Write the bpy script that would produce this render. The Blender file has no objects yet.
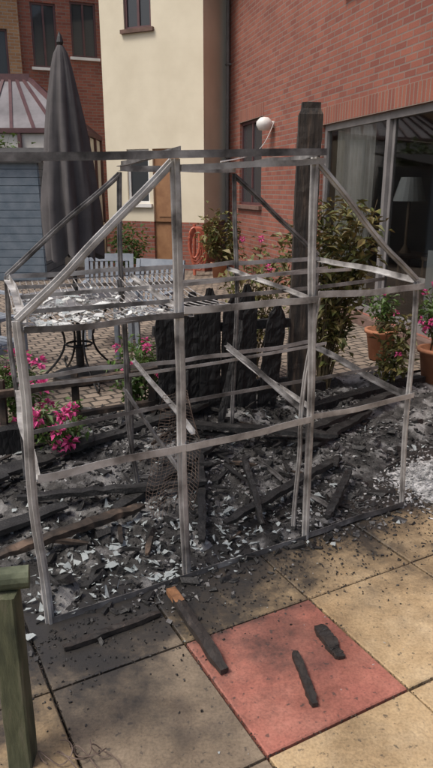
import bpy, math, random
from mathutils import Vector, Matrix, noise
random.seed(7)
R=random.random
U=random.uniform
sc=bpy.context.scene
col=sc.collection

# ---------------------------------------------------------------- helpers
class MB:
    def __init__(s): s.v=[];s.f=[];s.m=[];s.uv=[]
    def add(s,vs,fs,mi=0,uvs=None):
        o=len(s.v); s.v+= [tuple(v) for v in vs]
        for k,f in enumerate(fs):
            s.f.append([o+i for i in f]); s.m.append(mi)
            s.uv.append(uvs[k] if uvs else None)
    def box(s,c,d,mi=0,rot=None):
        hx,hy,hz=d[0]/2,d[1]/2,d[2]/2
        vs=[Vector((x,y,z)) for x in(-hx,hx) for y in(-hy,hy) for z in(-hz,hz)]
        if rot is not None: vs=[rot@v for v in vs]
        vs=[v+Vector(c) for v in vs]
        s.add(vs,[(0,1,3,2),(4,6,7,5),(0,4,5,1),(2,3,7,6),(0,2,6,4),(1,5,7,3)],mi)
    def b2(s,a,b,mi=0):
        s.box([(a[i]+b[i])/2 for i in range(3)],[abs(b[i]-a[i]) for i in range(3)],mi)
    def chunk(s,c,d,mi=0):
        rot=Matrix.Rotation(U(0,6.3),3,'Z')@Matrix.Rotation(random.gauss(0,.5),3,'X')@Matrix.Rotation(random.gauss(0,.4),3,'Y')
        vs=[Vector((x*U(.5,1.2),y*U(.5,1.2),z*U(.4,1.3))) for x in(-d[0]/2,d[0]/2) for y in(-d[1]/2,d[1]/2) for z in(-d[2]/2,d[2]/2)]
        vs=[rot@v+Vector(c) for v in vs]
        s.add(vs,[(0,1,3,2),(4,6,7,5),(0,4,5,1),(2,3,7,6),(0,2,6,4),(1,5,7,3)],mi)
    def shard(s,c,r,mi=0,tilt=.35):
        n=random.choice([3,4,4,5]); rot=Matrix.Rotation(U(0,6.3),3,'Z')@Matrix.Rotation(random.gauss(0,tilt),3,'X')
        sx=U(.4,1)
        an=sorted(U(0,6.28) for _ in range(n)); 
        vs=[rot@Vector((math.cos(a)*r*sx*U(.6,1.2),math.sin(a)*r*U(.6,1.2),U(-.1,.1)*r))+Vector(c) for a in an]
        s.add(vs,[tuple(range(n))],mi)
    def sweep(s,pts,prof,ref=(0,0,1),mi=0,scl=None,jit=0):
        pts=[Vector(p) for p in pts]; n=len(prof); ref=Vector(ref); o=[]
        for i,p in enumerate(pts):
            t=(pts[min(i+1,len(pts)-1)]-pts[max(i-1,0)]).normalized()
            x=ref.cross(t)
            if x.length<.05: x=Vector((1,0,0)).cross(t)
            x.normalize(); y=t.cross(x)
            k=scl[i] if scl else 1
            for a,b in prof:
                j=Vector((U(-jit,jit),U(-jit,jit),U(-jit,jit))) if jit else Vector((0,0,0))
                o.append(p+x*a*k+y*b*k+j)
        fs=[]
        for i in range(len(pts)-1):
            for j in range(n):
                k=(j+1)%n
                fs.append((i*n+j,i*n+k,(i+1)*n+k,(i+1)*n+j))
        fs.append(tuple(range(n-1,-1,-1))); fs.append(tuple(range((len(pts)-1)*n,len(pts)*n)))
        s.add(o,fs,mi)
    def tube(s,pts,r,mi=0,n=6,scl=None):
        s.sweep(pts,[(math.cos(2*math.pi*i/n)*r,math.sin(2*math.pi*i/n)*r) for i in range(n)],(0.13,.07,1) ,mi,scl)
    def lathe(s,c,prof,n=24,mi=0,cap=False):
        vs=[]
        for r,z in prof:
            for i in range(n):
                a=2*math.pi*i/n; vs.append((c[0]+r*math.cos(a),c[1]+r*math.sin(a),c[2]+z))
        fs=[(i*n+j,i*n+(j+1)%n,(i+1)*n+(j+1)%n,(i+1)*n+j) for i in range(len(prof)-1) for j in range(n)]
        if cap: fs.append(tuple(range((len(prof)-1)*n,len(prof)*n)))
        s.add(vs,fs,mi)
    def leaf(s,p,d,l,w,mi=0,fold=.25):
        d=Vector(d).normalized(); side=d.cross(Vector((U(-.4,.4),U(-.4,.4),1)))
        if side.length<.05: side=Vector((1,0,0))
        side.normalize(); up=side.cross(d)
        p=Vector(p); 
        vs=[p,p+d*l*.45+side*w*.5+up*fold*w,p+d*l-up*.15*l,p+d*l*.45-side*w*.5+up*fold*w]
        s.add(vs,[(0,1,2),(0,2,3)],mi)
    def obj(s,name,mats,parent=None,smooth=False):
        me=bpy.data.meshes.new(name); me.from_pydata(s.v,[],s.f)
        for m in (mats if isinstance(mats,(list,tuple)) else [mats]): me.materials.append(m)
        me.polygons.foreach_set('material_index',s.m)
        if any(u for u in s.uv):
            ul=me.uv_layers.new(name='UVMap')
            for pi,p in enumerate(me.polygons):
                if s.uv[pi]:
                    for k,li in enumerate(p.loop_indices): ul.data[li].uv=s.uv[pi][k]
        if smooth: me.polygons.foreach_set('use_smooth',[True]*len(me.polygons))
        me.update()
        ob=bpy.data.objects.new(name,me); col.objects.link(ob)
        if parent: ob.parent=parent
        return ob
def empty(name,m=None):
    e=bpy.data.objects.new(name,None); col.objects.link(e); e.empty_display_size=.1
    if m is not None: e.matrix_world=m
    return e
def frame(o,ex):
    ex=Vector((ex[0],ex[1],0)).normalized(); ey=Vector((-ex.y,ex.x,0))
    m=Matrix.Identity(4)
    for i in range(3):
        m[i][0]=ex[i]; m[i][1]=ey[i]; m[i][3]=(o[0],o[1],0)[i]
    return m

# ---------------------------------------------------------------- materials
def base(name):
    m=bpy.data.materials.new(name); m.use_nodes=True; nt=m.node_tree
    return m,nt,nt.nodes['Principled BSDF']
def N(nt,t,**k):
    n=nt.nodes.new(t)
    for a,b in k.items():
        if a in n.inputs: n.inputs[a].default_value=b
        else: setattr(n,a,b)
    return n
def c4(c): return (c[0],c[1],c[2],1)
def ramp(nt,fac,stops):
    r=nt.nodes.new('ShaderNodeValToRGB'); e=r.color_ramp.elements
    while len(e)<len(stops): e.new(.5)
    for i,(p,c) in enumerate(stops): e[i].position=p; e[i].color=c4(c)
    nt.links.new(fac,r.inputs[0]); return r.outputs[0]
def nmix(nt,f,a,b,bt='MIX'):
    m=nt.nodes.new('ShaderNodeMix'); m.data_type='RGBA'; m.blend_type=bt
    for s,v in ((0,f),(6,a),(7,b)):
        if hasattr(v,'links') or hasattr(v,'is_linked'): nt.links.new(v,m.inputs[s])
        else: m.inputs[s].default_value= v if s==0 else c4(v)
    return m.outputs[2]
def noi(nt,co,scale,detail=6,rough=.6):
    n=N(nt,'ShaderNodeTexNoise',Scale=scale,Detail=detail,Roughness=rough); nt.links.new(co,n.inputs['Vector']); return n.outputs['Fac']
def bump(nt,b,h,st=.3,dist=.01):
    n=N(nt,'ShaderNodeBump',Strength=st,Distance=dist); nt.links.new(h,n.inputs['Height']); nt.links.new(n.outputs[0],b.inputs['Normal'])
def stretch(nt,co,s):
    mp_=N(nt,'ShaderNodeMapping'); mp_.inputs['Scale'].default_value=s; nt.links.new(co,mp_.inputs[0]); return mp_.outputs[0]
def pm(name,c1,c2,scale=8,rough=.7,metal=0,bs=.3,bsc=40,dist=.005,lo=.35,hi=.65,c3=None,st_=None):
    m,nt,b=base(name); co=N(nt,'ShaderNodeTexCoord').outputs['Object']
    if st_: co=stretch(nt,co,st_)
    f=noi(nt,co,scale)
    st=[(lo,c1),(hi,c2)] if c3 is None else [(lo,c1),((lo+hi)/2,c2),(hi,c3)]
    nt.links.new(ramp(nt,f,st),b.inputs['Base Color'])
    b.inputs['Roughness'].default_value=rough; b.inputs['Metallic'].default_value=metal
    if bs: bump(nt,b,noi(nt,co,bsc,8,.65),bs,dist)
    return m
def leafm(name,stops,scale=25,rough=.5,trans=.2):
    m,nt,b=base(name); co=N(nt,'ShaderNodeTexCoord').outputs['Object']
    nt.links.new(ramp(nt,noi(nt,co,scale,2),stops),b.inputs['Base Color']); b.inputs['Roughness'].default_value=rough
    tr=N(nt,'ShaderNodeBsdfTranslucent'); tr.inputs[0].default_value=c4(stops[-1][1])
    mx=N(nt,'ShaderNodeMixShader'); mx.inputs[0].default_value=trans
    nt.links.new(b.outputs[0],mx.inputs[1]); nt.links.new(tr.outputs[0],mx.inputs[2]); nt.links.new(mx.outputs[0],nt.nodes['Material Output'].inputs[0])
    return m
def brickm(name,c1,c2,mortar,w=.225,h=.075,ms=.010):
    m,nt,b=base(name); uv=N(nt,'ShaderNodeTexCoord').outputs['UV']
    t=N(nt,'ShaderNodeTexBrick'); nt.links.new(uv,t.inputs['Vector'])
    t.inputs['Color1'].default_value=c4(c1); t.inputs['Color2'].default_value=c4(c2); t.inputs['Mortar'].default_value=c4(mortar)
    t.inputs['Scale'].default_value=1; t.inputs['Mortar Size'].default_value=ms; t.inputs['Mortar Smooth'].default_value=.2
    t.inputs['Brick Width'].default_value=w; t.inputs['Row Height'].default_value=h; t.inputs['Bias'].default_value=-.1
    f=noi(nt,uv,1.3,5); g=noi(nt,uv,60,4)
    c=nmix(nt,.5,t.outputs['Color'],ramp(nt,f,[(.3,(.55,.5,.5)),(.7,(1,1,1))]),'MULTIPLY')
    c=nmix(nt,.35,c,ramp(nt,g,[(.3,(.5,.5,.5)),(.7,(1,1,1))]),'MULTIPLY')
    nt.links.new(c,b.inputs['Base Color']); b.inputs['Roughness'].default_value=.9
    inv=N(nt,'ShaderNodeMath',operation='SUBTRACT'); inv.inputs[0].default_value=1; nt.links.new(t.outputs['Fac'],inv.inputs[1])
    bump(nt,b,inv.outputs[0],.6,.008); return m

# greenhouse axes
FL=Vector((-.642,2.092,0)); D=Vector((.868,.497,0)).normalized(); NN=Vector((-D.y,D.x,0))
def PQ(p,q,z=0): return FL+D*p+NN*q+Vector((0,0,z))

def slabm(name,c1,c2,c3):
    m,nt,b=base(name); co=N(nt,'ShaderNodeTexCoord').outputs['Object']
    c=ramp(nt,noi(nt,co,3.5,8,.7),[(.3,c1),(.5,c2),(.72,c3)])
    c=nmix(nt,.6,c,ramp(nt,noi(nt,co,110,3,.6),[(.35,(.55,.55,.55)),(.6,(1,1,1))]),'MULTIPLY')
    c=nmix(nt,.8,c,ramp(nt,noi(nt,co,1.9,8,.7),[(.40,(.50,.48,.46)),(.56,(1,1,1))]),'MULTIPLY')
    # soot washed out from the burnt area
    sub=N(nt,'ShaderNodeVectorMath',operation='SUBTRACT'); nt.links.new(co,sub.inputs[0]); sub.inputs[1].default_value=FL
    dot=N(nt,'ShaderNodeVectorMath',operation='DOT_PRODUCT'); nt.links.new(sub.outputs[0],dot.inputs[0]); dot.inputs[1].default_value=NN
    dp=N(nt,'ShaderNodeVectorMath',operation='DOT_PRODUCT'); nt.links.new(sub.outputs[0],dp.inputs[0]); dp.inputs[1].default_value=D
    k=N(nt,'ShaderNodeMath',operation='MULTIPLY_ADD'); nt.links.new(dp.outputs['Value'],k.inputs[0]); k.inputs[1].default_value=-.17; nt.links.new(dot.outputs['Value'],k.inputs[2])
    n1=noi(nt,co,3.0,9,.7)
    a=N(nt,'ShaderNodeMath',operation='MULTIPLY_ADD'); nt.links.new(n1,a.inputs[0]); a.inputs[1].default_value=1.9; nt.links.new(k.outputs[0],a.inputs[2])
    s=ramp(nt,a.outputs[0],[(.08,(0,0,0)),(.38,(.42,.42,.42)),(.60,(.90,.90,.90)),(.80,(1,1,1))])
    c=nmix(nt,s,c,(.030,.028,.026))
    sp=ramp(nt,noi(nt,co,42,4,.55),[(.62,(0,0,0)),(.68,(.7,.7,.7))])
    c=nmix(nt,sp,c,(.035,.032,.03))
    nt.links.new(c,b.inputs['Base Color'])
    rr=ramp(nt,a.outputs[0],[(.2,(.8,.8,.8)),(.65,(.42,.42,.42))]); nt.links.new(rr,b.inputs['Roughness'])
    bump(nt,b,noi(nt,co,45,8,.7),.35,.006); return m
M_buff=slabm('buff_slab',(.33,.225,.12),(.47,.34,.19),(.56,.435,.275))
M_red=slabm('red_slab',(.31,.105,.08),(.40,.15,.11),(.45,.20,.15))
M_grey=slabm('grey_slab',(.17,.13,.095),(.25,.195,.135),(.32,.25,.175))
M_alu=pm('burnt_aluminium',(.11,.103,.098),(.36,.345,.33),6,.5,.3,.2,60,.002,.34,.64,(.57,.56,.545))
M_aludk=pm('sooty_aluminium',(.045,.042,.04),(.17,.162,.158),7,.55,.3,.25,60,.002,.36,.70,(.38,.37,.36))
M_wire=pm('shelf_wire',(.20,.18,.17),(.46,.445,.43),20,.5,.3,0)
M_rust=pm('rusty_wire',(.07,.045,.035),(.20,.15,.12),20,.7,.2,0)
def charm(name,a,b_,c_,vs=60,sr=(1,1,1),bs=.5,d=.006,rough=.6):
    m,nt,b=base(name); co=N(nt,'ShaderNodeTexCoord').outputs['Object']; co2=stretch(nt,co,sr)
    v=N(nt,'ShaderNodeTexVoronoi',feature='DISTANCE_TO_EDGE',Scale=vs); nt.links.new(co2,v.inputs['Vector'])
    c=ramp(nt,noi(nt,co2,11,8,.75),[(.38,a),(.58,b_),(.74,c_)])
    c=nmix(nt,ramp(nt,v.outputs['Distance'],[(0,(.8,.8,.8)),(.05,(0,0,0))]),c,(.006,.006,.006))
    nt.links.new(c,b.inputs['Base Color']); b.inputs['Roughness'].default_value=rough
    bump(nt,b,v.outputs['Distance'],bs,d); return m
M_char=charm('charred_wood',(.010,.0095,.009),(.026,.025,.024),(.09,.087,.083))
M_fchar=charm('charred_fence',(.003,.003,.0035),(.007,.007,.0075),(.035,.034,.034),34,(1,1,.4),.9,.012,.75)
M_charbr=pm('scorched_wood',(.015,.012,.010),(.05,.035,.025),10,.8,0,.5,50,.004,.4,.70,(.15,.10,.07))
M_post=pm('scorched_post',(.012,.010,.009),(.034,.025,.019),9,.8,0,.8,14,.014,.38,.70,(.11,.078,.056),(3,3,.35))
M_orange=pm('unburnt_wood',(.10,.045,.02),(.35,.17,.08),14,.7)
M_ash=pm('ash',(.020,.019,.018),(.075,.072,.069),6,.95,0,.9,60,.02,.38,.62,(.26,.255,.25))
M_ashl=pm('ash_flakes',(.055,.053,.052),(.17,.166,.163),5,.9,0,.3,80,.004,.38,.66,(.42,.415,.41))
M_white=pm('white_ash',(.17,.17,.17),(.36,.36,.355),22,.9,0,.7,90,.008,.36,.64,(.58,.575,.57))
m,nt,b=base('broken_glass'); b.inputs['Base Color'].default_value=(.50,.55,.55,1); b.inputs['Roughness'].default_value=.18; b.inputs['Transmission Weight'].default_value=.35; b.inputs['IOR'].default_value=1.25; M_glassb=m
m,nt,b=base('window_glass')
tr=N(nt,'ShaderNodeBsdfTransparent'); tr.inputs[0].default_value=(.85,.88,.87,1); gl=N(nt,'ShaderNodeBsdfGlossy',Roughness=.03); gl.inputs[0].default_value=(1,1,1,1)
fr=N(nt,'ShaderNodeFresnel',IOR=1.7); mx=N(nt,'ShaderNodeMixShader'); nt.links.new(fr.outputs[0],mx.inputs[0]); nt.links.new(tr.outputs[0],mx.inputs[1]); nt.links.new(gl.outputs[0],mx.inputs[2]); nt.links.new(mx.outputs[0],nt.nodes['Material Output'].inputs[0]); M_glass=m
m,nt,b=base('dark_glass'); b.inputs['Base Color'].default_value=(.05,.055,.06,1); b.inputs['Roughness'].default_value=.06; M_dglass=m
M_brick=brickm('red_brick',(.35,.125,.085),(.24,.078,.058),(.26,.195,.165),ms=.009)
M_brickt=brickm('tan_brick',(.42,.24,.12),(.33,.17,.085),(.36,.3,.24))
M_sold=brickm('soldier_brick',(.34,.12,.078),(.25,.08,.058),(.27,.21,.17),.075,.225)
M_cream=pm('cream_render',(.66,.60,.46),(.75,.69,.54),1.2,.9,0,.25,120,.004)
M_room=pm('room_wall',(.55,.5,.43),(.6,.55,.48),2,.9,0,0)
M_floor=pm('room_floor',(.16,.10,.06),(.22,.14,.08),4,.5,0,0)
M_wht=pm('white_paint',(.68,.68,.66),(.78,.78,.76),6,.5,0,0)
M_frame=pm('grey_frame',(.17,.165,.165),(.23,.22,.22),5,.45,.1,0)
M_brown=pm('brown_door',(.24,.12,.06),(.33,.18,.09),5,.55,0,.2,30)
M_dred=pm('maroon_frame',(.085,.04,.045),(.12,.06,.06),5,.5,0,0)
M_tile=pm('roof_tiles',(.11,.07,.055),(.18,.11,.09),6,.9,0,.5,12,.02)
M_pipe=pm('grey_pipe',(.13,.13,.13),(.18,.18,.18),6,.5,0,0)
M_shed=pm('shed_paint',(.11,.15,.19),(.17,.21,.25),5,.8,0,.3,40)
M_felt=pm('roof_felt',(.03,.03,.032),(.06,.06,.06),10,.95,0,.3,60)
M_chair=pm('chair_paint',(.20,.23,.27),(.29,.32,.36),8,.7,0,.2,60)
M_para=pm('parasol_fabric',(.06,.056,.058),(.095,.088,.09),5,.9,0,.3,90,.003)
M_iron=pm('black_iron',(.02,.02,.02),(.05,.05,.05),20,.5,.5,0)
M_ttop=pm('table_top',(.16,.16,.17),(.26,.26,.27),7,.35,0,0)
M_terra=pm('terracotta',(.34,.14,.07),(.45,.2,.11),8,.85,0,.2,40)
M_gwood=pm('mossy_timber',(.03,.036,.02),(.075,.082,.045),6,.85,0,.6,30,.006,.35,.65,(.14,.13,.09),(3,3,.6))
M_grail=pm('mossy_rail',(.05,.06,.035),(.12,.135,.085),8,.85,0,.6,35,.005,.35,.65,(.2,.2,.14))
M_leaf=leafm('green_leaf',[(.3,(.03,.07,.015)),(.6,(.08,.15,.03)),(.8,(.14,.2,.05))])
M_leafs=leafm('scorched_leaf',[(.3,(.03,.05,.015)),(.46,(.10,.12,.03)),(.60,(.24,.20,.07)),(.8,(.14,.08,.035))],9)
M_pink=leafm('pink_petal',[(.3,(.5,.03,.18)),(.7,(.75,.14,.36))],30,.6)
M_redp=leafm('red_petal',[(.3,(.5,.02,.03)),(.7,(.7,.06,.06))],30,.6)
M_stem=pm('stem',(.06,.05,.025),(.12,.09,.045),12,.8,0,0)
M_hose=pm('hose',(.40,.10,.06),(.5,.15,.09),9,.5,0,0)
M_cloth=pm('curtain',(.62,.6,.55),(.72,.7,.66),5,.9,0,0)

# ---------------------------------------------------------------- ground
g=MB(); S=400
g.add([(-S,-S,-.06),(S,-S,-.06),(S,S,-.06),(-S,S,-.06)],[(0,1,2,3)])
g.obj('ground',pm('ground_soil',(.06,.06,.03),(.12,.11,.06),2,.95,0,.6,20,.03))
m,nt,b=base('block_paving'); uv=N(nt,'ShaderNodeTexCoord').outputs['UV']
sc2=N(nt,'ShaderNodeVectorMath',operation='SCALE'); wn=N(nt,'ShaderNodeTexNoise',Scale=7,Detail=3); nt.links.new(uv,wn.inputs['Vector']); nt.links.new(wn.outputs['Color'],sc2.inputs[0]); sc2.inputs['Scale'].default_value=.05
ad=N(nt,'ShaderNodeVectorMath',operation='ADD'); nt.links.new(uv,ad.inputs[0]); nt.links.new(sc2.outputs[0],ad.inputs[1])
t=N(nt,'ShaderNodeTexBrick'); nt.links.new(ad.outputs[0],t.inputs['Vector'])
for k,v in (('Color1',(.37,.30,.235,1)),('Color2',(.22,.18,.145,1)),('Mortar',(.065,.056,.046,1)),('Scale',1),('Mortar Size',.012),('Mortar Smooth',.6),('Brick Width',.14),('Row Height',.11)): t.inputs[k].default_value=v
c=nmix(nt,.6,t.outputs['Color'],ramp(nt,noi(nt,uv,1.5,7,.7),[(.3,(.45,.43,.42)),(.7,(1,1,1))]),'MULTIPLY')
c=nmix(nt,.5,c,ramp(nt,noi(nt,uv,50,3),[(.3,(.55,.55,.55)),(.7,(1,1,1))]),'MULTIPLY')
nt.links.new(c,b.inputs['Base Color']); b.inputs['Roughness'].default_value=.9
iv=N(nt,'ShaderNodeMath',operation='SUBTRACT'); iv.inputs[0].default_value=1; nt.links.new(t.outputs['Fac'],iv.inputs[1]); bump(nt,b,iv.outputs[0],.9,.015)
M_block=m
g=MB()
A=[PQ(-8,1.9),PQ(9,1.9),PQ(9,18),PQ(-8,18)]
vs=[(a.x,a.y,-.012) for a in A]
g.add(vs,[(0,1,2,3)],0,[[(-8,1.9),(9,1.9),(9,18),(-8,18)]])
g.obj('block_paving',M_block)
# slabs
g=MB(); T0=Vector((-.116,1.974,0)); du=Vector((.88,.475,0)).normalized(); dv=Vector((du.y,-du.x,0)); P=.56
for i in range(-7,8):
    for j in range(-3,7):
        x0=i*P; x1=x0+P
        y0=j*P; y1=y0+P
        if i==-1: x0=-P*.88
        if i<=-2: x0+=P*.12; x1+=P*.12
        gap=.0045; z=U(-.003,.002)
        a=[T0+du*x+dv*y for x,y in((x0+gap,y0+gap),(x1-gap,y0+gap),(x1-gap,y1-gap),(x0+gap,y1-gap))]
        e=.006
        cc=(a[0]+a[2])/2
        top=[Vector((p.x,p.y,z))+(cc-p).normalized()*e for p in a]
        mid=[Vector((p.x,p.y,z-.004)) for p in a]; bot=[Vector((p.x,p.y,-.07)) for p in a]
        mi= 1 if (i==0 and j==0) or (i,j) in((3,4),(-4,2),(2,-3),(5,1)) else (2 if i==-1 else 0)
        g.add(top+mid+bot,[(3,2,1,0)]+[(k,(k+1)%4,4+(k+1)%4,4+k) for k in range(4)]+[(4+k,4+(k+1)%4,8+(k+1)%4,8+k) for k in range(4)],mi)
g.obj('patio_paving_slabs',[M_buff,M_red,M_grey])
g=MB()
for _ in range(2600):
    i=random.choice([-1,0,1,2]); 
    if R()<.5: x=i*P+ (P*.12 if i==-1 else 0); y=U(-1,1.4)
    else: y=i*P; x=U(-1.2,1.6)
    p=T0+du*(x+random.gauss(0,.006))+dv*(y+random.gauss(0,.006)); s=U(.0015,.004)
    g.chunk((p.x,p.y,-.002),(s*1.5,s,s),0)
g.obj('joint_grit',M_charbr)

# ---------------------------------------------------------------- ash heap + debris
def sm(x): x=max(0,min(1,x)); return x*x*(3-2*x)
def fq(p): return .62*sm((p-1.75)/.8)    # front edge of the burnt area retreats to the right
def ashz(p,q):
    v=Vector((p,q,0)); n1=noise.noise(v*1.7+Vector((3,1,0))); n2=noise.noise(v*5); n3=noise.noise(v*14); n4=noise.noise(v*33); n5=noise.noise(v*70)
    qq=q-fq(p)
    mk=sm((qq+.12+n2*.16+n1*.12)/.35)*sm((2.2-q+n1*.3)/.4)*sm((p+1.6)/.3)*sm((3.9-p)/.4)
    return -.035+mk*(.048+.03*sm(q/.9)+.12*sm((q-.9)/.7)*sm((p-.2)/.6)*sm((2.4-p)/.6)+.05*n1+.035*n2+.022*n3+.012*n4+.006*n5)
g=MB(); nx,ny=480,240
for j in range(ny+1):
    for i in range(nx+1):
        p=-1.9+6.0*i/nx; q=-.5+3.1*j/ny
        g.v.append(tuple(PQ(p,q,ashz(p,q))))
for j in range(ny):
    for i in range(nx):
        a=j*(nx+1)+i; g.f.append([a,a+1,a+nx+2,a+nx+1]); g.m.append(0); g.uv.append(None)
g.obj('ash_ground',M_ash,None,True)
def pick():
    while True:
        p=U(-1.5,3.5); q=U(-.4,2.1)
        qq=q-fq(p)
        pr=sm((qq+.34)/.36)**2.2 
        if q>1.7: pr*=.4
        if p>2.6: pr*=.5
        if R()<pr: return p,q
g=MB()
for _ in range(7500):
    p,q=pick(); s=abs(random.gauss(0,.010))+.003
    if noise.noise(Vector((p,q,9))*2.3)>.22 and R()<.8: continue
    if R()<.04: s*=2.2
    g.chunk(PQ(p,q,max(ashz(p,q),0)+s*.2),(s*U(1,3.0),s*U(.6,1.3),s*U(.35,1)),0)
for _ in range(1500):
    p=U(-.6,2.6); q=fq(p)*.7-abs(random.gauss(0,.2))-.05; s=U(.0015,.006)
    g.chunk(PQ(p,q,.003),(s*2,s,s),0)
g.obj('charcoal_debris',M_char)
g=MB()
for _ in range(9500):
    p,q=pick(); 
    if noise.noise(Vector((p,q,4))*1.9)<-.05 : continue
    s=abs(random.gauss(0,.010))+.003
    if R()<.3: g.shard(PQ(p,q,max(ashz(p,q),0)+.008),s,0,.5)
    else: g.chunk(PQ(p,q,max(ashz(p,q),0)+.004),(s*U(.8,1.6),s,s*.4),0)
g.obj('ash_flakes',M_ashl)
g=MB()
for _ in range(1150):
    p,q=pick()
    if q<-.12: continue
    if R()<.6: p=random.gauss(.5,.42); q=abs(random.gauss(.28,.25))
    g.shard(PQ(p,q,max(ashz(p,q),0)+.014),abs(random.gauss(0,.015))+.007,0,.45)
for _ in range(60):
    g.shard(PQ(U(.2,2.6),-U(.1,.9),.004),U(.003,.009),0,.1)
g.obj('broken_glass',M_glassb)
g=MB()
hc=(1.36,3.30)
def hz(x,y):
    n_=noise.noise(Vector((x*5,y*5,7)))
    r2=((x-hc[0])/(.24+.07*n_))**2+((y-hc[1])/(.22+.07*n_))**2
    return -.02+.12*math.exp(-r2)+.03*noise.noise(Vector((x*9,y*9,2)))*math.exp(-r2*.5)+.016*noise.noise(Vector((x*30,y*30,2)))
n=80
for j in range(n+1):
    for i in range(n+1):
        x=hc[0]-.5+i/n; y=hc[1]-.5+j/n; g.v.append((x,y,hz(x,y)))
for j in range(n):
    for i in range(n):
        a=j*(n+1)+i; g.f.append([a,a+1,a+n+2,a+n+1]); g.m.append(0); g.uv.append(None)
for _ in range(3200):
    x=random.gauss(hc[0]-.04,.19); y=random.gauss(hc[1]-.02,.17); s=U(.003,.015)
    if R()<.45: g.shard((x,y,max(hz(x,y),0)+.008),s*1.3,0,.5)
    else: g.chunk((x,y,max(hz(x,y),0)+.004),(s*1.5,s,s*.5),0)
for _ in range(260):
    p,q=pick(); g.chunk(PQ(p,q,max(ashz(p,q),0)+.01),(U(.005,.024),U(.004,.016),.005),0)
g.obj('white_ash_heap',M_white)

def plankmesh(g,p0,p1,w,t,mi=0,seg=10,jag=.006,ref=(0,0,1),taper=0):
    p0=Vector(p0);p1=Vector(p1); pts=[];sc_=[]
    for i in range(seg+1):
        k=i/seg; pts.append(p0.lerp(p1,k)+Vector((U(-1,1),U(-1,1),U(-1,1)))*jag*.4)
        e=1
        if taper: e=1-taper*(max(0,abs(k-.5)*2-.6)/.4)**1.5
        sc_.append(e*U(.94,1.05))
    g.sweep(pts,[(-w/2,-t/2),(0,-t/2*U(.85,1.1)),(w/2,-t/2),(w/2,t/2),(0,t/2*U(.85,1.15)),(-w/2,t/2)],ref,mi,sc_,jag*.3)
def stick(name,a,b_,w,t,mat,tail=None):
    g=MB(); plankmesh(g,a,b_,w,t,0,14,.005,(0,0,1),.3)
    if tail: 
        k=Vector(a); d=(Vector(b_)-k); plankmesh(g,k-d*.10,k+d*.12,w*.9,t*.9,1,4,.004,(0,0,1),.0)
    return g.obj(name,[mat,M_orange])
M_stick=charm('charred_stick',(.012,.010,.009),(.035,.028,.024),(.13,.10,.082),45,(1,.5,1),.4,.004)
stick('charred_stick',(-.167,2.21,.035),(.025,1.81,.018),.042,.026,M_stick,True)
stick('charred_stick',(.28,1.91,.012),(.315,1.665,.012),.028,.02,M_stick)
stick('charred_stick',(.385,2.05,.012),(.43,1.93,.012),.05,.02,M_stick)
stick('charred_stick',(.405,1.955,.010),(.445,1.885,.010),.036,.016,M_stick)
stick('charred_stick',(-.55,1.93,.014),(-.22,2.13,.014),.03,.02,M_stick)
g=MB()
B=[((-1.5,.35),(.3,.75),.09,0),((-.1,.42),(.62,.52),.06,1),((.5,.6),(1.4,1.05),.08,0),((.1,.9),(1.0,.55),.05,0),((.9,.2),(1.9,.55),.05,0),((1.2,1.3),(2.0,.7),.08,0),
   ((1.7,.7),(2.6,1.05),.07,0),((1.9,.9),(3.0,1.2),.08,0),((.4,1.3),(1.5,1.45),.09,0),((-.9,1.0),(.4,1.3),.12,0),((-1.2,.75),(.1,1.1),.08,0),((1.05,.1),(1.35,.75),.03,0),((.75,.15),(1.15,.9),.04,0),((1.4,.05),(1.8,.35),.04,0)]
for (a,b_,w,mi) in B:
    z0=max(ashz(*a),0)+.03+U(0,.05); z1=max(ashz(*b_),0)+.03+U(0,.06)
    plankmesh(g,PQ(*a,z0),PQ(*b_,z1),w,.028,mi,18,.010,(0,0,1),.35)
for _ in range(170):
    p,q=U(-1.2,3.2),U(.1,2.0)
    if R()<.5: p=U(.8,2.2); q=U(.8,1.7)
    if q<fq(p)+.1: continue
    a=U(0,6.28); l=U(.05,.24); z=max(ashz(p,q),0)+.02
    plankmesh(g,PQ(p,q,z+U(-.01,.03)),PQ(p+math.cos(a)*l,q+math.sin(a)*l,z+U(-.01,.05)),U(.006,.030),U(.006,.02),0 if R()<.88 else 1,6,.005,(0,0,1),.4)
g.obj('charred_timber_pile',[M_char,M_charbr])
g=MB()
for a,b_,h in (((-2.3,1.85),(-.7,1.75),.2),((-.7,1.62),(.5,1.62),.22),((1.5,1.75),(2.7,1.7),.14),((2.3,1.35),(3.6,1.5),.10),((-2.4,1.2),(-.9,1.25),.12)):
    plankmesh(g,PQ(*a,h*.5),PQ(*b_,h*.5),.09,h,0,26,.010,(0,0,1),.2)
g.obj('burnt_sleeper_edging',M_fchar)

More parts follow.
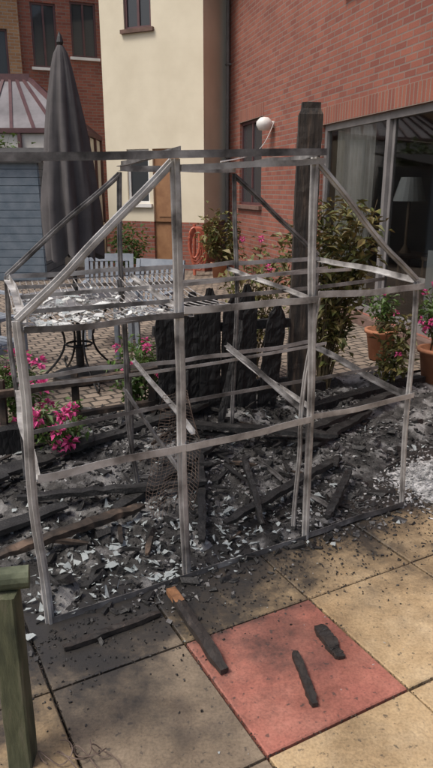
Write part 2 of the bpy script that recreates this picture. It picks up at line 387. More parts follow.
# ---------------------------------------------------------------- greenhouse frame
gh=empty('greenhouse_frame')
fl=(-.642,2.092);ml=(-.128,2.40);mr=(.424,2.712);fr_=(.97,3.02)
bl=(-1.05,3.22);bml=(-.50,3.47);bmr=(.10,3.80);br=(.64,4.10)
def L(w=.03,t=.003):
    return [(-w/2,-w/2),(w/2,-w/2),(w/2,-w/2+t),(-w/2+t,-w/2+t),(-w/2+t,w/2),(-w/2,w/2)]
def Tp(w=.04,t=.006):
    return [(-w/2,-t/2),(-t/2,-t/2),(-t/2,-w/2),(t/2,-w/2),(t/2,-t/2),(w/2,-t/2),(w/2,t/2),(-w/2,t/2)]
def rect(w,h): return [(-w/2,-h/2),(w/2,-h/2),(w/2,h/2),(-w/2,h/2)]
def bar(name,a,b_,w=.028,bend=.006,mat=M_alu,prof=None,seg=16,ref=None,sag=0):
    a=Vector(a);b_=Vector(b_); g=MB(); pts=[]; sd=Vector((U(0,99),U(0,99),U(0,99)))
    for i in range(seg+1):
        k=i/seg; n=(noise.noise_vector(sd+Vector((k*1.6,0,0)))+.10*noise.noise_vector(sd+Vector((k*6,5,0))))*bend*math.sin(math.pi*k)*2.3
        p=a.lerp(b_,k)+n; p.z-=sag*math.sin(math.pi*k); pts.append(p)
    if ref is None: ref = NN if abs((b_-a).normalized().z)>.6 else (0,0,1)
    g.sweep(pts,prof or L(w),ref,0)
    return g.obj(name,mat,gh)
def V3(p,z,dx=0,dy=0): return (p[0]+dx,p[1]+dy,z)
E=1.18;Tt=1.70
bar('corner_post',V3(fl,.0),V3(fl,E,-.02),.04,.012,prof=Tp(.034,.012))
bar('door_post',V3(ml,.01),V3(ml,Tt+.0,-.02),.045,.014,prof=Tp(.036,.014))
bar('door_post',V3(mr,.0),V3(mr,Tt+.02,-.03),.04,.010,prof=Tp(.034,.012))
bar('door_post',(mr[0]-.055,mr[1]+.03,.05),(mr[0]+.02,mr[1]+.05,1.15),.03,.035,prof=Tp(.022,.006))
bar('corner_post',V3(fr_,-.01),V3(fr_,E,-.03),.034,.014,prof=Tp(.028,.009))
for p,t in ((bl,E),(bml,Tt-.02),(bmr,Tt-.02),(br,E)):
    bar('back_post',V3(p,0),V3(p,t),.028,.02,M_aludk,Tp(.026,.007))
bar('side_post',(-.41,3.10,0),(-.47,3.1,E),.025,.02,M_aludk,Tp(.024,.006))
bar('rafter',V3(fl,E,-.02),V3(ml,Tt-.01,-.03),.04,.008,prof=Tp(.030,.011))
bar('rafter',V3(mr,Tt,-.02),V3(fr_,E+.01,-.03),.03,.008,prof=Tp(.026,.009))
bar('back_rafter',V3(bl,E),V3(bml,Tt-.03),.03,.008,M_aludk,Tp(.028,.008))
bar('back_rafter',V3(bmr,Tt-.03),V3(br,E+.02),.03,.01,M_aludk,Tp(.028,.008))
e=Vector((D.x,D.y,0))
a=Vector(V3(ml,Tt))-e*.85; b_=Vector(V3(mr,Tt+.03))+e*.01
bar('door_track',a+Vector((0,-.02,-.015)),b_+Vector((0,-.02,.008)),.045,.004,M_aludk,rect(.02,.026))
bar('door_head',Vector(V3(ml,Tt-.03)),b_+Vector((0,.006,-.024)),.04,.006,prof=rect(.02,.022))
bar('back_head',V3(bml,Tt),V3(bmr,Tt),.03,.006,M_alu)
bar('top_bar',V3(ml,Tt+.03,-.01),V3(bml,Tt+.02),.026,.01,M_aludk)
bar('top_bar',V3(mr,Tt+.03,-.03,.01),V3(bmr,Tt+.02),.026,.01,M_aludk)
def rail(pa,pb,z,mat=M_alu,w=.028,bend=.009,sag=0,nm='rail'):
    bar(nm,V3(pa,z),V3(pb,z+U(-.01,.01)),w,bend,mat,None,16,None,sag)
rail(fl,ml,E-.03,M_aludk,.022,.012); rail(ml,mr,E-.02,M_alu); rail(mr,fr_,E-.01,M_alu)
rail(fl,ml,.61,M_alu,.03); rail(ml,mr,.60,M_alu,.03); rail(mr,fr_,.62,M_alu,.026)
rail(fl,bl,E,M_alu); rail(fr_,br,E,M_alu,.026); rail(fl,bl,.60,M_alu,.026); rail(fr_,br,.60,M_aludk)
for z in (E,.64): rail(bl,bml,z,M_alu,.024); rail(bml,bmr,z,M_alu,.024,.014); rail(bmr,br,z,M_alu,.024)
rail(fl,mr,.012,M_aludk,.03,.005,0,'sill'); rail(mr,fr_,.02,M_aludk,.03,.006,0,'sill'); rail(fl,bl,.03,M_aludk,.03,.006,0,'sill')
def lerp2(a,b,k): return (a[0]+(b[0]-a[0])*k,a[1]+(b[1]-a[1])*k)
for z,ks in ((.66,(.30,.85)),(1.14,(.30,.62,.88))):
    for k in ks:
        pa=lerp2(fl,bl,k); pb=lerp2(fr_,br,k)
        bar('shelf_bar',V3(pa,z+U(-.01,.01)),V3(pb,z+U(-.01,.02)),.02,.012,M_aludk if R()<.5 else M_alu,L(.018,.003),20,None,U(0,.03))
    for k in (.34,.66):
        pa=lerp2(fl,fr_,k); pb=lerp2(bl,br,k)
        bar('shelf_bar',V3(pa,z),V3(pb,z+.01),.02,.008,M_alu,L(.018,.003),8)
bar('fallen_bar',V3(mr,.60,.01,.02),(.05,3.35,.80),.02,.008,M_aludk,L(.02,.003))
bar('fallen_bar',(-.45,3.0,.66),V3(ml,.44,0,.05),.02,.01,M_aludk,L(.02,.003))
bar('fallen_bar',(.62,2.9,.03),(.25,3.5,.05),.02,.02,M_aludk,L(.018,.003))
# wire shelf
g=MB()
def sh(k,j):
    a=Vector(V3(lerp2(fl,ml,k*1.55),1.14)); b_=Vector(V3(lerp2(bl,bml,k*1.45),1.15))
    return a.lerp(b_,j)+Vector((0,0,-.06*math.sin(math.pi*j)*(.9+.6*noise.noise(Vector((k*3,j*1.6,0))))))
for i in range(30): g.tube([sh(i/29,j/8) for j in range(0,9)],.0030,0,4)
for j in (0,2,4,6,8): g.tube([sh(i/29,j/8) for i in range(30)],.0030,0,4)
o=Vector((-.13,2.62,.72))
def mp(u,v):
    return o+Vector((-.16*u+.05*math.sin(v*3+u*2)+.02*noise.noise(Vector((u*3,v*4,0))), .05+.12*u+.05*math.sin(v*4)+.06*noise.noise(Vector((u*2,v*3,5))), -.62*v+.03*math.sin(u*5)))
for i in range(13): g.tube([mp(i/12,j/12*(1-.25*abs(i/12-.5))) for j in range(13)],.0011,1,4)
for j in range(34): g.tube([mp(i/6,j/33*.88) for i in range(7)],.0010,1,4)
g.obj('wire_mesh',[M_wire,M_rust],gh)
g=MB()
M_whp=pm('melted_white_plastic',(.45,.46,.45),(.68,.69,.67),12,.6,0,.3,60)
for _ in range(300):
    k=min(abs(random.gauss(.2,.25)),1); j=U(.05,.8)
    s=abs(random.gauss(0,.020))+.008
    if R()<.5: g.shard(sh(k,j)+Vector((0,0,U(.0,.02))),s,0,.3)
    else: g.chunk(sh(k,j)+Vector((0,0,.008)),(s,s*.7,.010),1)
for _ in range(12):
    g.shard(sh(U(.0,.45),U(.1,.7))+Vector((0,0,.02)),U(.04,.08),1 if R()<.5 else 0,.25)
g.obj('fallen_glass_panes',[M_glassb,M_whp],gh)
g=MB(); a=Vector((.02,3.2,1.72)); b_=Vector((.93,11.2,2.62)); g.tube([a.lerp(b_,i/12)-Vector((0,0,.15*math.sin(math.pi*i/12))) for i in range(13)],.004,0,4)
g.obj('washing_line',M_wht)

# ---------------------------------------------------------------- burnt fence + post
g=MB(); a=Vector((-.36,3.98,0)); b_=Vector((.40,4.28,0)); n=6
hs=[.90,.97,.99,.93,1.0,.86]; ln=[-.0012,.0006,0,.0012,-.0004,.003]
W_=(b_-a).length/n
for i in range(n):
    c=a.lerp(b_,(i+.5)/n)+Vector((0,.008 if i%2 else -.008,0)); w=W_*1.04
    H=hs[i]; prof=[(-w/2,-.010),(-w*.25,-.012),(-w*.05,-.008),(w*.2,-.012),(w/2,-.009),(w/2,.009),(-w/2,.009)]
    K_=26; pts=[c+Vector((ln[i]*k,U(-.003,.003),H*k/K_)) for k in range(K_+1)]
    sd_=U(0,50)
    sc_=[(1+.06*noise.noise(Vector((k*.35,sd_,0)))) if k<K_-3 else (1+.06*noise.noise(Vector((k*.35,sd_,0))))*[1,.93,.80,.5,.3][k-(K_-4)]*U(.85,1.1) for k in range(K_+1)]
    g.sweep(pts,prof,(a-b_).cross(Vector((0,0,1))),0,sc_,.0035)
for z in (.3,.72): plankmesh(g,a+Vector((-.05,.05,z)),b_+Vector((.1,.05,z)),.04,.06,0,18,.006)
plankmesh(g,(.02,3.90,.10),(.16,4.10,.78),.05,.02,0,14,.010,(0,1,0),.5)
plankmesh(g,(-.30,3.86,.05),(-.20,3.98,.48),.07,.02,0,12,.010,(0,1,0),.5)
g.obj('burnt_fence_panel',M_fchar)
g=MB(); n=60; pts=[Vector((.575+.025*k/n+.004*noise.noise(Vector((k*.3,0,0))),4.42,-.05+2.17*k/n)) for k in range(n+1)]
pr=[(-.075,-.065),(-.03,-.069),(.02,-.066),(.074,-.064),(.075,0),(.07,.066),(-.07,.066),(-.076,0)]
g.sweep(pts,pr,(0,1,0),0,[(1+.05*noise.noise(Vector((k*.5,3,0)))) if k<n-1 else U(.75,.95) for k in range(n+1)],.002)
g.obj('burnt_fence_post',M_post)
g=MB(); plankmesh(g,(-1.35,3.62,.42),(-.33,4.06,.47),.05,.04,0,14,.006)
for k in (.05,.45,.9):
    p=Vector((-1.35,3.62,0)).lerp(Vector((-.33,4.06,0)),k); plankmesh(g,(p.x,p.y+.04,0),(p.x,p.y+.04,.5),.04,.04,0,6,.004,(0,1,0))
plankmesh(g,(-1.4,3.62,.2),(-.33,4.09,.24),.05,.03,0,14,.006)
g.obj('scorched_low_rail',M_charbr)

# ---------------------------------------------------------------- foreground green timber rail
g=MB(); g.sweep([(-.565,1.47,-.02+.59*k/6) for k in range(7)],[(-.034,-.03),(-.03,-.034),(.03,-.034),(.034,-.03),(.034,.03),(-.034,.03)],(0,1,0),0,None,.0015)
g.sweep([(-1.25,1.33,-.02+.59*k/6) for k in range(7)],rect(.07,.065),(0,1,0),0,None,.0015)
g.tube([Vector((-1.35,1.31,.60)).lerp(Vector((-.505,1.50,.60)),k/10)+Vector((0,0,U(-.001,.001))) for k in range(11)],.031,1,14)
g.obj('mossy_timber_rail',[M_gwood,M_grail])
g=MB()
for s_ in range(4):
    pts=[Vector((-.47+.05*s_+.05*math.sin(k*.35+s_),1.50-.01*k*.4+.03*math.cos(k*.45+s_),.01+.02*abs(math.sin(k*.4+s_*2)))) for k in range(18)]
    g.tube(pts,.002,0,5)
g.obj('wire_scrap',M_rust)

# ---------------------------------------------------------------- parasol, table, chairs
px,py=-1.19,5.41
pe=empty('closed_parasol',Matrix.Translation((px,py,0)))
g=MB(); g.tube([(0,0,.0),(0,0,2.62)],.02,0,10); g.lathe((0,0,2.66),[(.012,-.03),(.028,0),(.018,.04),(0.004,.07)],10); g.obj('pole',M_iron,pe)
g=MB(); n=64; nz=30; vs=[]
for k in range(nz):
    t=k/(nz-1); z=2.64-1.58*t
    r=.022+.215*(t**.6)
    if t>.72: r*=1-.18*((t-.72)/.28)
    for i in range(n):
        a=2*math.pi*i/n; f=1+.34*(t**.5)*math.sin(8*a+.5*math.sin(t*5))*(.7+.3*math.sin(a*3))+.04*math.sin(21*a+t*9)
        vs.append((math.cos(a)*r*f,math.sin(a)*r*f,z+(.04*math.sin(8*a+1) if k==nz-1 else 0)-.03*math.sin(8*a)*t))
g.add(vs,[(k*n+i,k*n+(i+1)%n,(k+1)*n+(i+1)%n,(k+1)*n+i) for k in range(nz-1) for i in range(n)])
g.obj('canopy',M_para,pe,True)
g=MB(); g.lathe((0,0,0),[(.24,0),(.24,.05),(.1,.09),(.035,.12),(.035,.3)],24,0); g.obj('base',M_iron,pe)
te=empty('garden_table',Matrix.Translation((px,py,0)))
g=MB(); g.lathe((0,0,.70),[(.03,.02),(.50,.02),(.515,.01),(.515,-.01),(.49,-.02),(.03,-.02)],40); g.obj('top',M_ttop,te)
g=MB()
for i in range(4):
    a=i*math.pi/2+.5; ca,sa=math.cos(a),math.sin(a)
    pts=[]
    for k in range(25):
        t=k/24; r=.40-.30*math.sin(t*math.pi)**.8+(.05*t); z=.68*(1-t)
        pts.append((ca*r,sa*r,z))
    for k in range(1,12):
        th=k/11*4.6; rr=.06*(1-k/15); pts.append((ca*(.45+rr*math.sin(th)),sa*(.45+rr*math.sin(th)),.06-rr*math.cos(th)))
    g.tube(pts,.010,0,6)
g.lathe((0,0,.3),[(.11,0),(.12,.01),(.11,.02)],20); g.obj('legs',M_iron,te)
def chair(x,y,rot,nm='garden_chair'):
    e=empty(nm,Matrix.Translation((x,y,0))@Matrix.Rotation(rot,4,'Z'))
    g=MB()
    for sx in(-.24,.24):
        g.sweep([(sx,.22,0),(sx,.20,.45),(sx,.30,.92)],rect(.036,.044),(1,0,0))
        g.sweep([(sx,-.22,0),(sx,-.22,.63)],rect(.036,.044),(1,0,0))
        g.box((sx,0,.645),(.05,.5,.025)); g.box((sx*.98,0,.40),(.03,.42,.05))
    g.obj('legs_and_arms',M_chair,e)
    g=MB()
    for k in range(6): g.box((0,-.2+k*.075,.44),(.47,.058,.018))
    g.obj('seat',M_chair,e)
    g=MB()
    R_=Matrix.Rotation(-.21,3,'X')
    g.box((0,.295,.885),(.44,.026,.08),0,R_); g.box((0,.21,.50),(.44,.026,.05),0,R_)
    for k in range(8): g.box((-.19+k*.054,.252,.69),(.028,.014,.36),0,R_)
    g.obj('backrest',M_chair,e)
chair(-.66,6.2,-.35); chair(-1.15,6.75,.05); chair(-2.15,5.9,.9); chair(-1.85,4.9,2.6)

# ---------------------------------------------------------------- plants
def bush(name,c,rad,n,ll,mleaf,flowers=0,mfl=None,stems=10,fr=.03,pot=None):
    e=empty(name,Matrix.Translation((c[0],c[1],0))); cz=c[2]
    g=MB(); s=MB(); ends=[]
    for i in range(stems):
        a=U(0,6.28); rr=U(.3,1); tip=Vector((math.cos(a)*rad[0]*rr,math.sin(a)*rad[1]*rr,cz+rad[2]*U(-.5,1)))
        base_=Vector((U(-.05,.05),U(-.05,.05),pot or 0)); mid=base_.lerp(tip,.5)+Vector((U(-.05,.05),U(-.05,.05),.06))
        pts=[base_,base_.lerp(mid,.5)+Vector((0,0,.02)),mid,mid.lerp(tip,.5)+Vector((0,0,.02)),tip]
        s.tube(pts,.006,0,5,[1,.85,.7,.5,.3]); ends.append(pts)
    for i in range(n):
        if R()<.75:
            pts=random.choice(ends); k=U(1.2,3.99); j=int(k); p=pts[j].lerp(pts[j+1],k-j)+Vector((random.gauss(0,.16)*rad[0],random.gauss(0,.16)*rad[1],random.gauss(0,.16)*rad[2]))
        else:
            v=Vector((random.gauss(0,1),random.gauss(0,1),random.gauss(0,1))).normalized()*U(.5,1.05)
            p=Vector((v.x*rad[0],v.y*rad[1],cz+v.z*rad[2]))
        if p.z<.03: p.z=U(.03,.15)
        l=ll*U(.5,1.25); g.leaf(p,(U(-1,1),U(-1,1),U(-.6,.5)),l,l*U(.4,.6))
    g.obj('leaves',mleaf,e); s.obj('stems',M_stem,e)
    if flowers:
        f=MB()
        for i in range(flowers):
            v=Vector((random.gauss(0,1),random.gauss(0,1)-.5,random.gauss(.3,1))).normalized()
            p=Vector((v.x*rad[0],v.y*rad[1],cz+v.z*rad[2]))*1.0
            p.z=max(p.z,.08)
            for k in range(22):
                q=Vector((random.gauss(0,1),random.gauss(0,1),random.gauss(0,1))).normalized(); f.leaf(p+q*fr*.35,q,fr*U(.6,1.0),fr*.6)
        f.obj('flowers',mfl,e)
    if pot:
        t=MB(); t.lathe((0,0,0),[(.0,.0),(.10,.0),(.14,pot),(.16,pot),(.16,pot+.035),(.13,pot+.035),(.12,pot-.02),(0,pot-.02)],24); t.obj('pot',M_terra,e,True)
    return e
bush('pink_flower_plant',(-1.32,4.05,.32),(.24,.2,.24),560,.06,M_leaf,14,M_pink,14,.055)
bush('pink_flower_plant',(-.93,3.55,.28),(.18,.15,.16),340,.055,M_leaf,7,M_pink,10,.05)
bush('pink_flower_plant',(-.55,4.35,.36),(.24,.2,.22),620,.06,M_leaf,6,M_pink,14,.035)
bush('red_flower_plant',(-1.95,4.7,.8),(.25,.2,.3),380,.08,M_leaf,8,M_redp,12,.045)
bush('scorched_shrub',(.86,5.0,1.14),(.40,.32,.42),2000,.085,M_leafs,0,None,46)
bush('scorched_shrub',(.32,5.4,.85),(.28,.3,.38),600,.075,M_leafs,3,M_pink,20,.03)
bush('potted_petunia',(1.86,5.25,.62),(.20,.2,.24),500,.06,M_leaf,12,M_pink,14,.035,.28)
bush('leafy_border_plant',(1.42,5.0,.38),(.17,.16,.30),380,.075,M_leafs,1,M_pink,14,.03)
bush('potted_plant',(1.60,6.1,.45),(.16,.16,.2),260,.07,M_leaf,2,M_pink,10,.035,.26)
bush('potted_shrub',(.05,11.6,.75),(.4,.3,.5),700,.12,M_leafs,0,None,14,.04,.3)
bush('garden_shrub',(-1.7,12.6,.5),(.5,.3,.5),500,.12,M_leaf,0,None,14)
bush('hedge',(-5.0,13.5,2.25),(1.4,.3,.42),1700,.16,M_leaf,0,None,40)

# ---------------------------------------------------------------- buildings
def wall(parent,name,x0,x1,z0,z1,ops,mat,y=0,rev=.1):
    g=MB(); xs=sorted(set([x0,x1]+[v for o in ops for v in o[:2]])); zs=sorted(set([z0,z1]+[v for o in ops for v in o[2:4]]))
    for i in range(len(xs)-1):
        for j in range(len(zs)-1):
            cx,cz=(xs[i]+xs[i+1])/2,(zs[j]+zs[j+1])/2
            if any(o[0]<cx<o[1] and o[2]<cz<o[3] for o in ops): continue
            q=[(xs[i],zs[j]),(xs[i+1],zs[j]),(xs[i+1],zs[j+1]),(xs[i],zs[j+1])]
            g.add([(a,y,b) for a,b in q],[(0,1,2,3)],0,[q])
    for o in ops:
        a,b,c,d=o[:4]
        for p,q in (((a,c),(a,d)),((a,d),(b,d)),((b,d),(b,c)),((b,c),(a,c))):
            g.add([(p[0],y,p[1]),(q[0],y,q[1]),(q[0],y+rev,q[1]),(p[0],y+rev,p[1])],[(0,1,2,3)],0,[[(p[0]+p[1],p[1]),(q[0]+p[1],q[1]),(q[0]+q[1]+rev,q[1]),(p[0]+p[1]+rev,p[1])]])
    return g.obj(name,mat,parent)
def side(parent,name,x,y0,y1,z0,z1,mat):
    g=MB(); g.add([(x,y0,z0),(x,y1,z0),(x,y1,z1),(x,y0,z1)],[(0,1,2,3)],0,[[(y0,z0),(y1,z0),(y1,z1),(y0,z1)]]); return g.obj(name,mat,parent)
def window(parent,name,x0,x1,z0,z1,fm,n=2,y=.07,glass=M_dglass,sill=None,fw=.05,trans=None):
    g=MB()
    g.b2((x0,y-.03,z0),(x0+fw,y+.02,z1)); g.b2((x1-fw,y-.03,z0),(x1,y+.02,z1))
    g.b2((x0+fw,y-.03,z0),(x1-fw,y+.018,z0+fw)); g.b2((x0+fw,y-.03,z1-fw),(x1-fw,y+.018,z1))
    for k in range(1,n):
        x=x0+(x1-x0)*k/n; g.b2((x-fw/2,y-.027,z0+fw),(x+fw/2,y+.016,z1-fw))
    if trans: g.b2((x0+fw,y-.024,trans-.02),(x1-fw,y+.014,trans+.02))
    g.obj(name+'_frame',fm,parent)
    g=MB(); g.add([(x0+fw*.5,y,z0+fw*.5),(x1-fw*.5,y,z0+fw*.5),(x1-fw*.5,y,z1-fw*.5),(x0+fw*.5,y,z1-fw*.5)],[(0,1,2,3)]); g.obj(name+'_glass',glass,parent)
    if sill:
        g=MB(); g.b2((x0-.06,-.06,z0-.07),(x1+.06,.06,z0-.002)); g.obj(name+'_sill',sill,parent)
H=empty('brick_house',frame((.25,13.8),(.26,-.966)))
LEN=11.6
wall(H,'front_wall',0,LEN,-.02,5.6,[(4.6,8.0,.10,2.42),(.76,2.06,1.30,2.78),(5.2,7.2,3.9,5.1)],M_brick)
side(H,'far_end_wall',0,0,8,-.02,5.6,M_brick); side(H,'near_end_wall',LEN,0,8,-.02,5.6,M_brick)
g=MB(); g.add([(0,8,0),(LEN,8,0),(LEN,8,5.6),(0,8,5.6)],[(0,1,2,3)],0,[[(0,0),(LEN,0),(LEN,5.6),(0,5.6)]]); g.obj('rear_wall',M_brick,H)
g=MB(); g.add([(-.2,-.35,5.5),(LEN+.2,-.35,5.5),(LEN+.2,4,7.6),(-.2,4,7.6),(LEN+.2,8.3,5.5),(-.2,8.3,5.5)],[(0,1,2,3),(3,2,4,5)]); g.obj('roof',M_tile,H)
def lint(parent,x0,x1,z,nm):
    g=MB(); y=-.006
    g.add([(x0,y,z),(x1,y,z),(x1,y,z+.222),(x0,y,z+.222),(x0,.02,z),(x1,.02,z),(x1,.02,z+.222),(x0,.02,z+.222)],[(0,1,2,3),(3,2,6,7),(0,4,5,1),(0,3,7,4),(1,5,6,2)],0,[[(x0,0),(x1,0),(x1,.222),(x0,.222)]]*5); g.obj(nm,M_sold,parent)
lint(H,4.5,8.1,2.42,'door_lintel'); lint(H,.7,2.12,2.78,'window_lintel')
window(H,'side_window',.76,2.06,1.30,2.78,M_dred,2,sill=M_tile)
window(H,'upper_window',5.2,7.2,3.9,5.1,M_wht,2,sill=M_wht)
g=MB(); fw=.07
for x in (4.6,6.265,7.93): g.b2((x,.04,.10),(x+fw,.11,2.42))
g.b2((4.6+fw,.042,.10),(6.265,.108,.19)); g.b2((6.335,.042,.10),(7.93,.108,.19)); g.b2((4.6+fw,.042,2.34),(6.265,.108,2.42)); g.b2((6.335,.042,2.34),(7.93,.108,2.42))
g.b2((6.34,.085,.19),(6.39,.125,2.34))
g.obj('patio_door_frame',M_frame,H)
g=MB(); g.add([(4.65,.08,.15),(6.28,.08,.15),(6.28,.08,2.38),(4.65,.08,2.38)],[(0,1,2,3)]); g.add([(6.32,.095,.15),(7.95,.095,.15),(7.95,.095,2.38),(6.32,.095,2.38)],[(0,1,2,3)]); g.obj('patio_door_glass',M_glass,H)
g=MB(); g.b2((4.5,-.12,-.01),(8.1,.12,.095)); g.obj('door_step',M_tile,H)
g=MB(); g.add([(3.4,.13,.12),(8.8,.13,.12),(8.8,4.2,.12),(3.4,4.2,.12)],[(0,1,2,3)]); g.obj('room_floor',M_floor,H)
g=MB(); g.add([(3.4,.13,.12),(3.4,4.2,.12),(3.4,4.2,2.5),(3.4,.13,2.5),(8.8,.13,.12),(8.8,4.2,.12),(8.8,4.2,2.5),(8.8,.13,2.5)],[(0,1,2,3),(4,5,6,7),(1,5,6,2),(3,2,6,7)])
g.add([(3.4,.13,.12),(4.6,.13,.12),(4.6,.13,2.5),(3.4,.13,2.5)],[(0,1,2,3)]); g.obj('room_walls',M_room,H)
g=MB(); 
def curt(x0,x1,y):
    n=60; vs=[]
    for i in range(n+1):
        x=x0+(x1-x0)*i/n; yy=y+.04*math.sin(i*1.1)+.01*math.sin(i*2.3)
        vs+=[(x,yy,.16),(x,yy*1.0,2.36)]
    g.add(vs,[(2*i,2*i+2,2*i+3,2*i+1) for i in range(n)])
curt(4.68,5.75,.20); curt(7.5,7.9,.22); g.obj('curtains',M_cloth,H,True)
g=MB(); g.lathe((5.95,.6,1.45),[(.2,0),(.12,.28)],20); g.lathe((6.7,.8,1.40),[(.18,0),(.11,.26)],20); g.obj('lampshade',M_wht,H)
g=MB()
for lx,ly in ((5.95,.6),(6.7,.8)):
    g.lathe((lx,ly,.82),[(.08,0),(.05,.05),(.02,.1),(.02,.64)],12); g.b2((lx-.3,ly-.25,.78),(lx+.3,ly+.25,.82)); 
    for x in(lx-.27,lx+.27):
        for y in(ly-.22,ly+.22): g.b2((x-.02,y-.02,.12),(x+.02,y+.02,.78))
g.obj('side_table',M_floor,H)
g=MB(); g.b2((7.1,.3,.12),(7.9,1.1,.60)); g.b2((7.1,1.1,.12),(7.9,1.35,1.25)); g.b2((6.95,.28,.12),(7.1,1.35,.95)); g.b2((7.9,.28,.12),(8.05,1.35,.95)); g.obj('armchair',M_wht,H)
g=MB(); g.b2((5.0,4.13,1.1),(6.2,4.18,1.9)); g.b2((7.0,4.13,1.2),(7.7,4.18,2.0)); g.obj('wall_picture',M_wht,H)
g=MB(); g.lathe((2.63,-.16,2.6),[(.0,-.10),(.09,-.09),(.13,-.02),(.13,.04),(.07,.10),(0,.11)],16); g.b2((2.59,-.05,2.55),(2.67,0,2.65)); g.obj('wall_lamp',M_wht,H,True)
g=MB(); g.tube([(.10,-.06,0),(.10,-.06,5.4)],.036,0,10); 
for z in (.5,2.2,3.9): g.box((.10,-.05,z),(.10,.10,.03))
g.obj('drain_pipe',M_pipe,H)
C=empty('cream_house',frame((-2.27,13.95),(.906,-.424)))
W=2.24
wall(C,'front_wall',0,W,.95,6.6,[(.55,1.15,4.5,6.0),(.50,1.02,1.30,2.35),(1.10,1.70,.95,2.35)],M_cream)
wall(C,'brick_plinth',0,W,-.02,.95,[(1.10,1.70,-.02,.95)],M_brick)
for x,nm in ((0,'left_wall'),(W,'return_wall')):
    side(C,nm,x,0,7,.95,6.6,M_cream); side(C,nm+'_plinth',x,0,7,-.02,.95,M_brick)
g=MB(); g.add([(-.3,-.3,6.5),(W+.3,-.3,6.5),(W+.3,3.5,8.4),(-.3,3.5,8.4),(W+.3,7.3,6.5),(-.3,7.3,6.5)],[(0,1,2,3),(3,2,4,5)]); g.obj('roof',M_tile,C)
window(C,'upper_window',.55,1.15,4.5,6.0,M_dred,2,sill=M_tile); window(C,'lower_window',.50,1.02,1.30,2.35,M_wht,1,sill=M_wht)
g=MB(); g.b2((1.10,.05,-.01),(1.70,.09,2.35)); 
for z0,z1 in((.2,.9),(1.05,2.0)): g.b2((1.2,.035,z0),(1.6,.051,z1))
g.obj('door',M_brown,C)
Tm=empty('terraced_house',frame((-9,16.5),(.93,.37)))
wall(Tm,'red_front_wall',4.3,9,-.02,7.4,[(4.62,5.25,4.6,6.1),(5.62,6.28,4.9,6.2),(6.9,7.9,4.6,6)],M_brick)
wall(Tm,'tan_front_wall',-4,4.3,-.02,7.4,[(3.1,4.0,4.2,5.4),(.6,1.8,4.2,5.4)],M_brickt,-.15)
side(Tm,'tan_return',4.3,-.15,0,-.02,7.4,M_brickt); side(Tm,'end_wall',9,0,7,-.02,7.4,M_brick)
window(Tm,'window',4.62,5.25,4.6,6.1,M_dred,2,sill=M_wht); window(Tm,'window',5.62,6.28,4.9,6.2,M_dred,2,sill=M_wht); window(Tm,'window',6.9,7.9,4.6,6,M_dred,2,sill=M_wht)
window(Tm,'window',3.1,4.0,4.2,5.4,M_dred,2,y=-.07); window(Tm,'window',.6,1.8,4.2,5.4,M_dred,2,y=-.07)
g=MB(); g.add([(-4.2,-.5,7.3),(9.2,-.5,7.3),(9.2,3.5,9.5),(-4.2,3.5,9.5),(9.2,7.3,7.3),(-4.2,7.3,7.3)],[(0,1,2,3),(3,2,4,5)]); g.obj('roof',M_tile,Tm)
K=empty('conservatory',Matrix.Translation((0,0,0)))
x0,x1,y0,y1=-6.5,-2.75,13.9,16.2; ez,rz=2.72,3.85; rx0,rx1,ry=-5.2,-4.05,15.2
g=MB(); cs=[(x0,y0,ez),(x1,y0,ez),(x1,y1,ez),(x0,y1,ez),(rx0,ry,rz),(rx1,ry,rz)]
g.add(cs,[(0,1,5,4),(1,2,5),(3,0,4),(2,3,4,5)]); 
g.obj('roof_panels',pm('conservatory_roof',(.10,.095,.10),(.20,.19,.20),1.5,.3,0,0),K)
g=MB()
def bm(a,b_,w=.06): g.sweep([a,b_],rect(w,w),(0.1,0,1))
for a,b_ in ((0,1),(1,2),(0,4),(1,5),(3,4),(2,5),(4,5),(0,3)): bm(cs[a],cs[b_],.09)
for k in range(1,8):
    t=k/8; a=Vector(cs[0]).lerp(Vector(cs[1]),t); b_=Vector(cs[4]).lerp(Vector(cs[5]),t); bm(a,b_)
for k in (1,2,3): bm(Vector(cs[1]).lerp(Vector(cs[2]),k/4),Vector(cs[5]))
for k in range(7):
    x=x0+(x1-x0)*k/6; bm((x,y0,0),(x,y0,ez),.07)
for k in range(1,4): bm((x1,y0+(y1-y0)*k/3,0),(x1,y0+(y1-y0)*k/3,ez),.07)
g.box(((rx0+rx1)/2,ry,rz+.08),(rx1-rx0,.04,.08))
g.obj('frame',M_dred,K)
g=MB(); g.b2((x0,y0-.02,-.01),(x1,y0+.1,.8)); g.b2((x1-.1,y0+.12,-.01),(x1+.02,y1,.8)); g.obj('dwarf_wall',M_cream,K)
g=MB(); g.b2((x0+.05,y0+.03,.82),(x1-.05,y0+.05,ez-.06)); g.b2((x1-.04,y0+.06,.82),(x1-.02,y1,ez-.06)); g.obj('glazing',M_cloth,K)
Sh=empty('garden_shed',Matrix.Translation((-4.15,12.45,0)))
g=MB(); g.b2((-1.05,-.75,-.01),(1.05,.75,2.05)); 
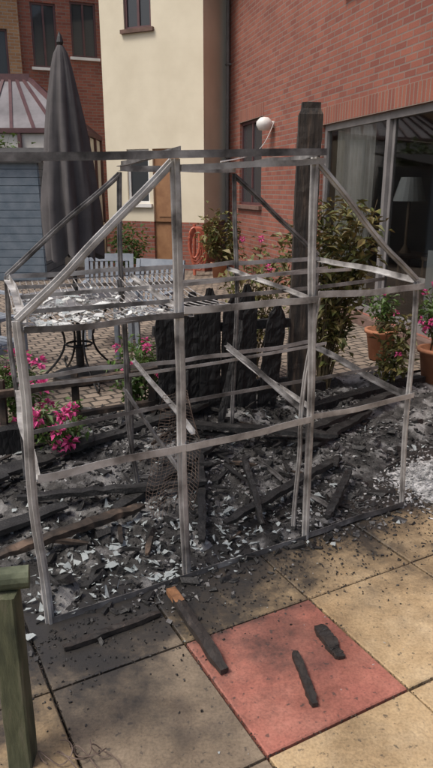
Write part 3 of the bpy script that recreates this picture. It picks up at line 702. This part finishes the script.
for k in range(15): z=.0+k*.137; g.box((0,-.76,z+.068),(2.1,.02,.125),0,Matrix.Rotation(.06,3,'X')); g.box((1.06,0,z+.068),(.02,1.5,.125),0,Matrix.Rotation(-.0,3,'X'))
g.obj('walls',M_shed,Sh)
g=MB(); g.add([(-1.15,-.85,2.06),(1.15,-.85,2.06),(1.15,.85,2.36),(-1.15,.85,2.36),(-1.15,-.85,2.02),(1.15,-.85,2.02),(1.15,.85,2.32),(-1.15,.85,2.32)],[(0,1,2,3),(4,7,6,5),(0,4,5,1),(1,5,6,2),(2,6,7,3),(3,7,4,0)]); g.obj('roof',M_felt,Sh)
g=MB()
for s_ in range(5): g.tube([(-.42+(.10+.012*s_)*math.cos(k*.4)+.02*s_,12.3+.012*s_,.62+(.28+.03*s_)*math.sin(k*.4)-.03*s_) for k in range(17)],.022,0,6)
g.tube([(-.42,12.42,0),(-.42,12.42,.95)],.03,0,6); g.obj('garden_hose',M_hose)

# ---------------------------------------------------------------- light, camera
w=bpy.data.worlds.new('World'); sc.world=w; w.use_nodes=True; nt=w.node_tree
sky=nt.nodes.new('ShaderNodeTexSky'); sky.sky_type='NISHITA'; sky.sun_disc=False
sd=Vector((-.45,-.25,.87)).normalized()   # direction towards the sun
sky.sun_elevation=math.asin(sd.z); sky.sun_rotation=math.atan2(sd.x,sd.y); sky.dust_density=6
nt.links.new(sky.outputs[0],nt.nodes['Background'].inputs[0]); nt.nodes['Background'].inputs[1].default_value=.15
l=bpy.data.lights.new('sun','SUN'); l.energy=2.0; l.angle=math.radians(16); l.color=(1,.96,.90)
lo=bpy.data.objects.new('sun',l); col.objects.link(lo); lo.rotation_euler=sd.to_track_quat('Z','Y').to_euler(); lo.location=(-5,-5,10)
cam=bpy.data.cameras.new('camera'); co=bpy.data.objects.new('camera',cam); col.objects.link(co)
co.location=(0,0,1.6); co.rotation_euler=(math.radians(90-17),0,0)
cam.sensor_fit='VERTICAL'; cam.sensor_height=24; cam.lens=20; cam.clip_end=1000; cam.clip_start=.05
sc.camera=co
sc.view_settings.view_transform='Standard'; sc.view_settings.look='None'; sc.view_settings.exposure=0
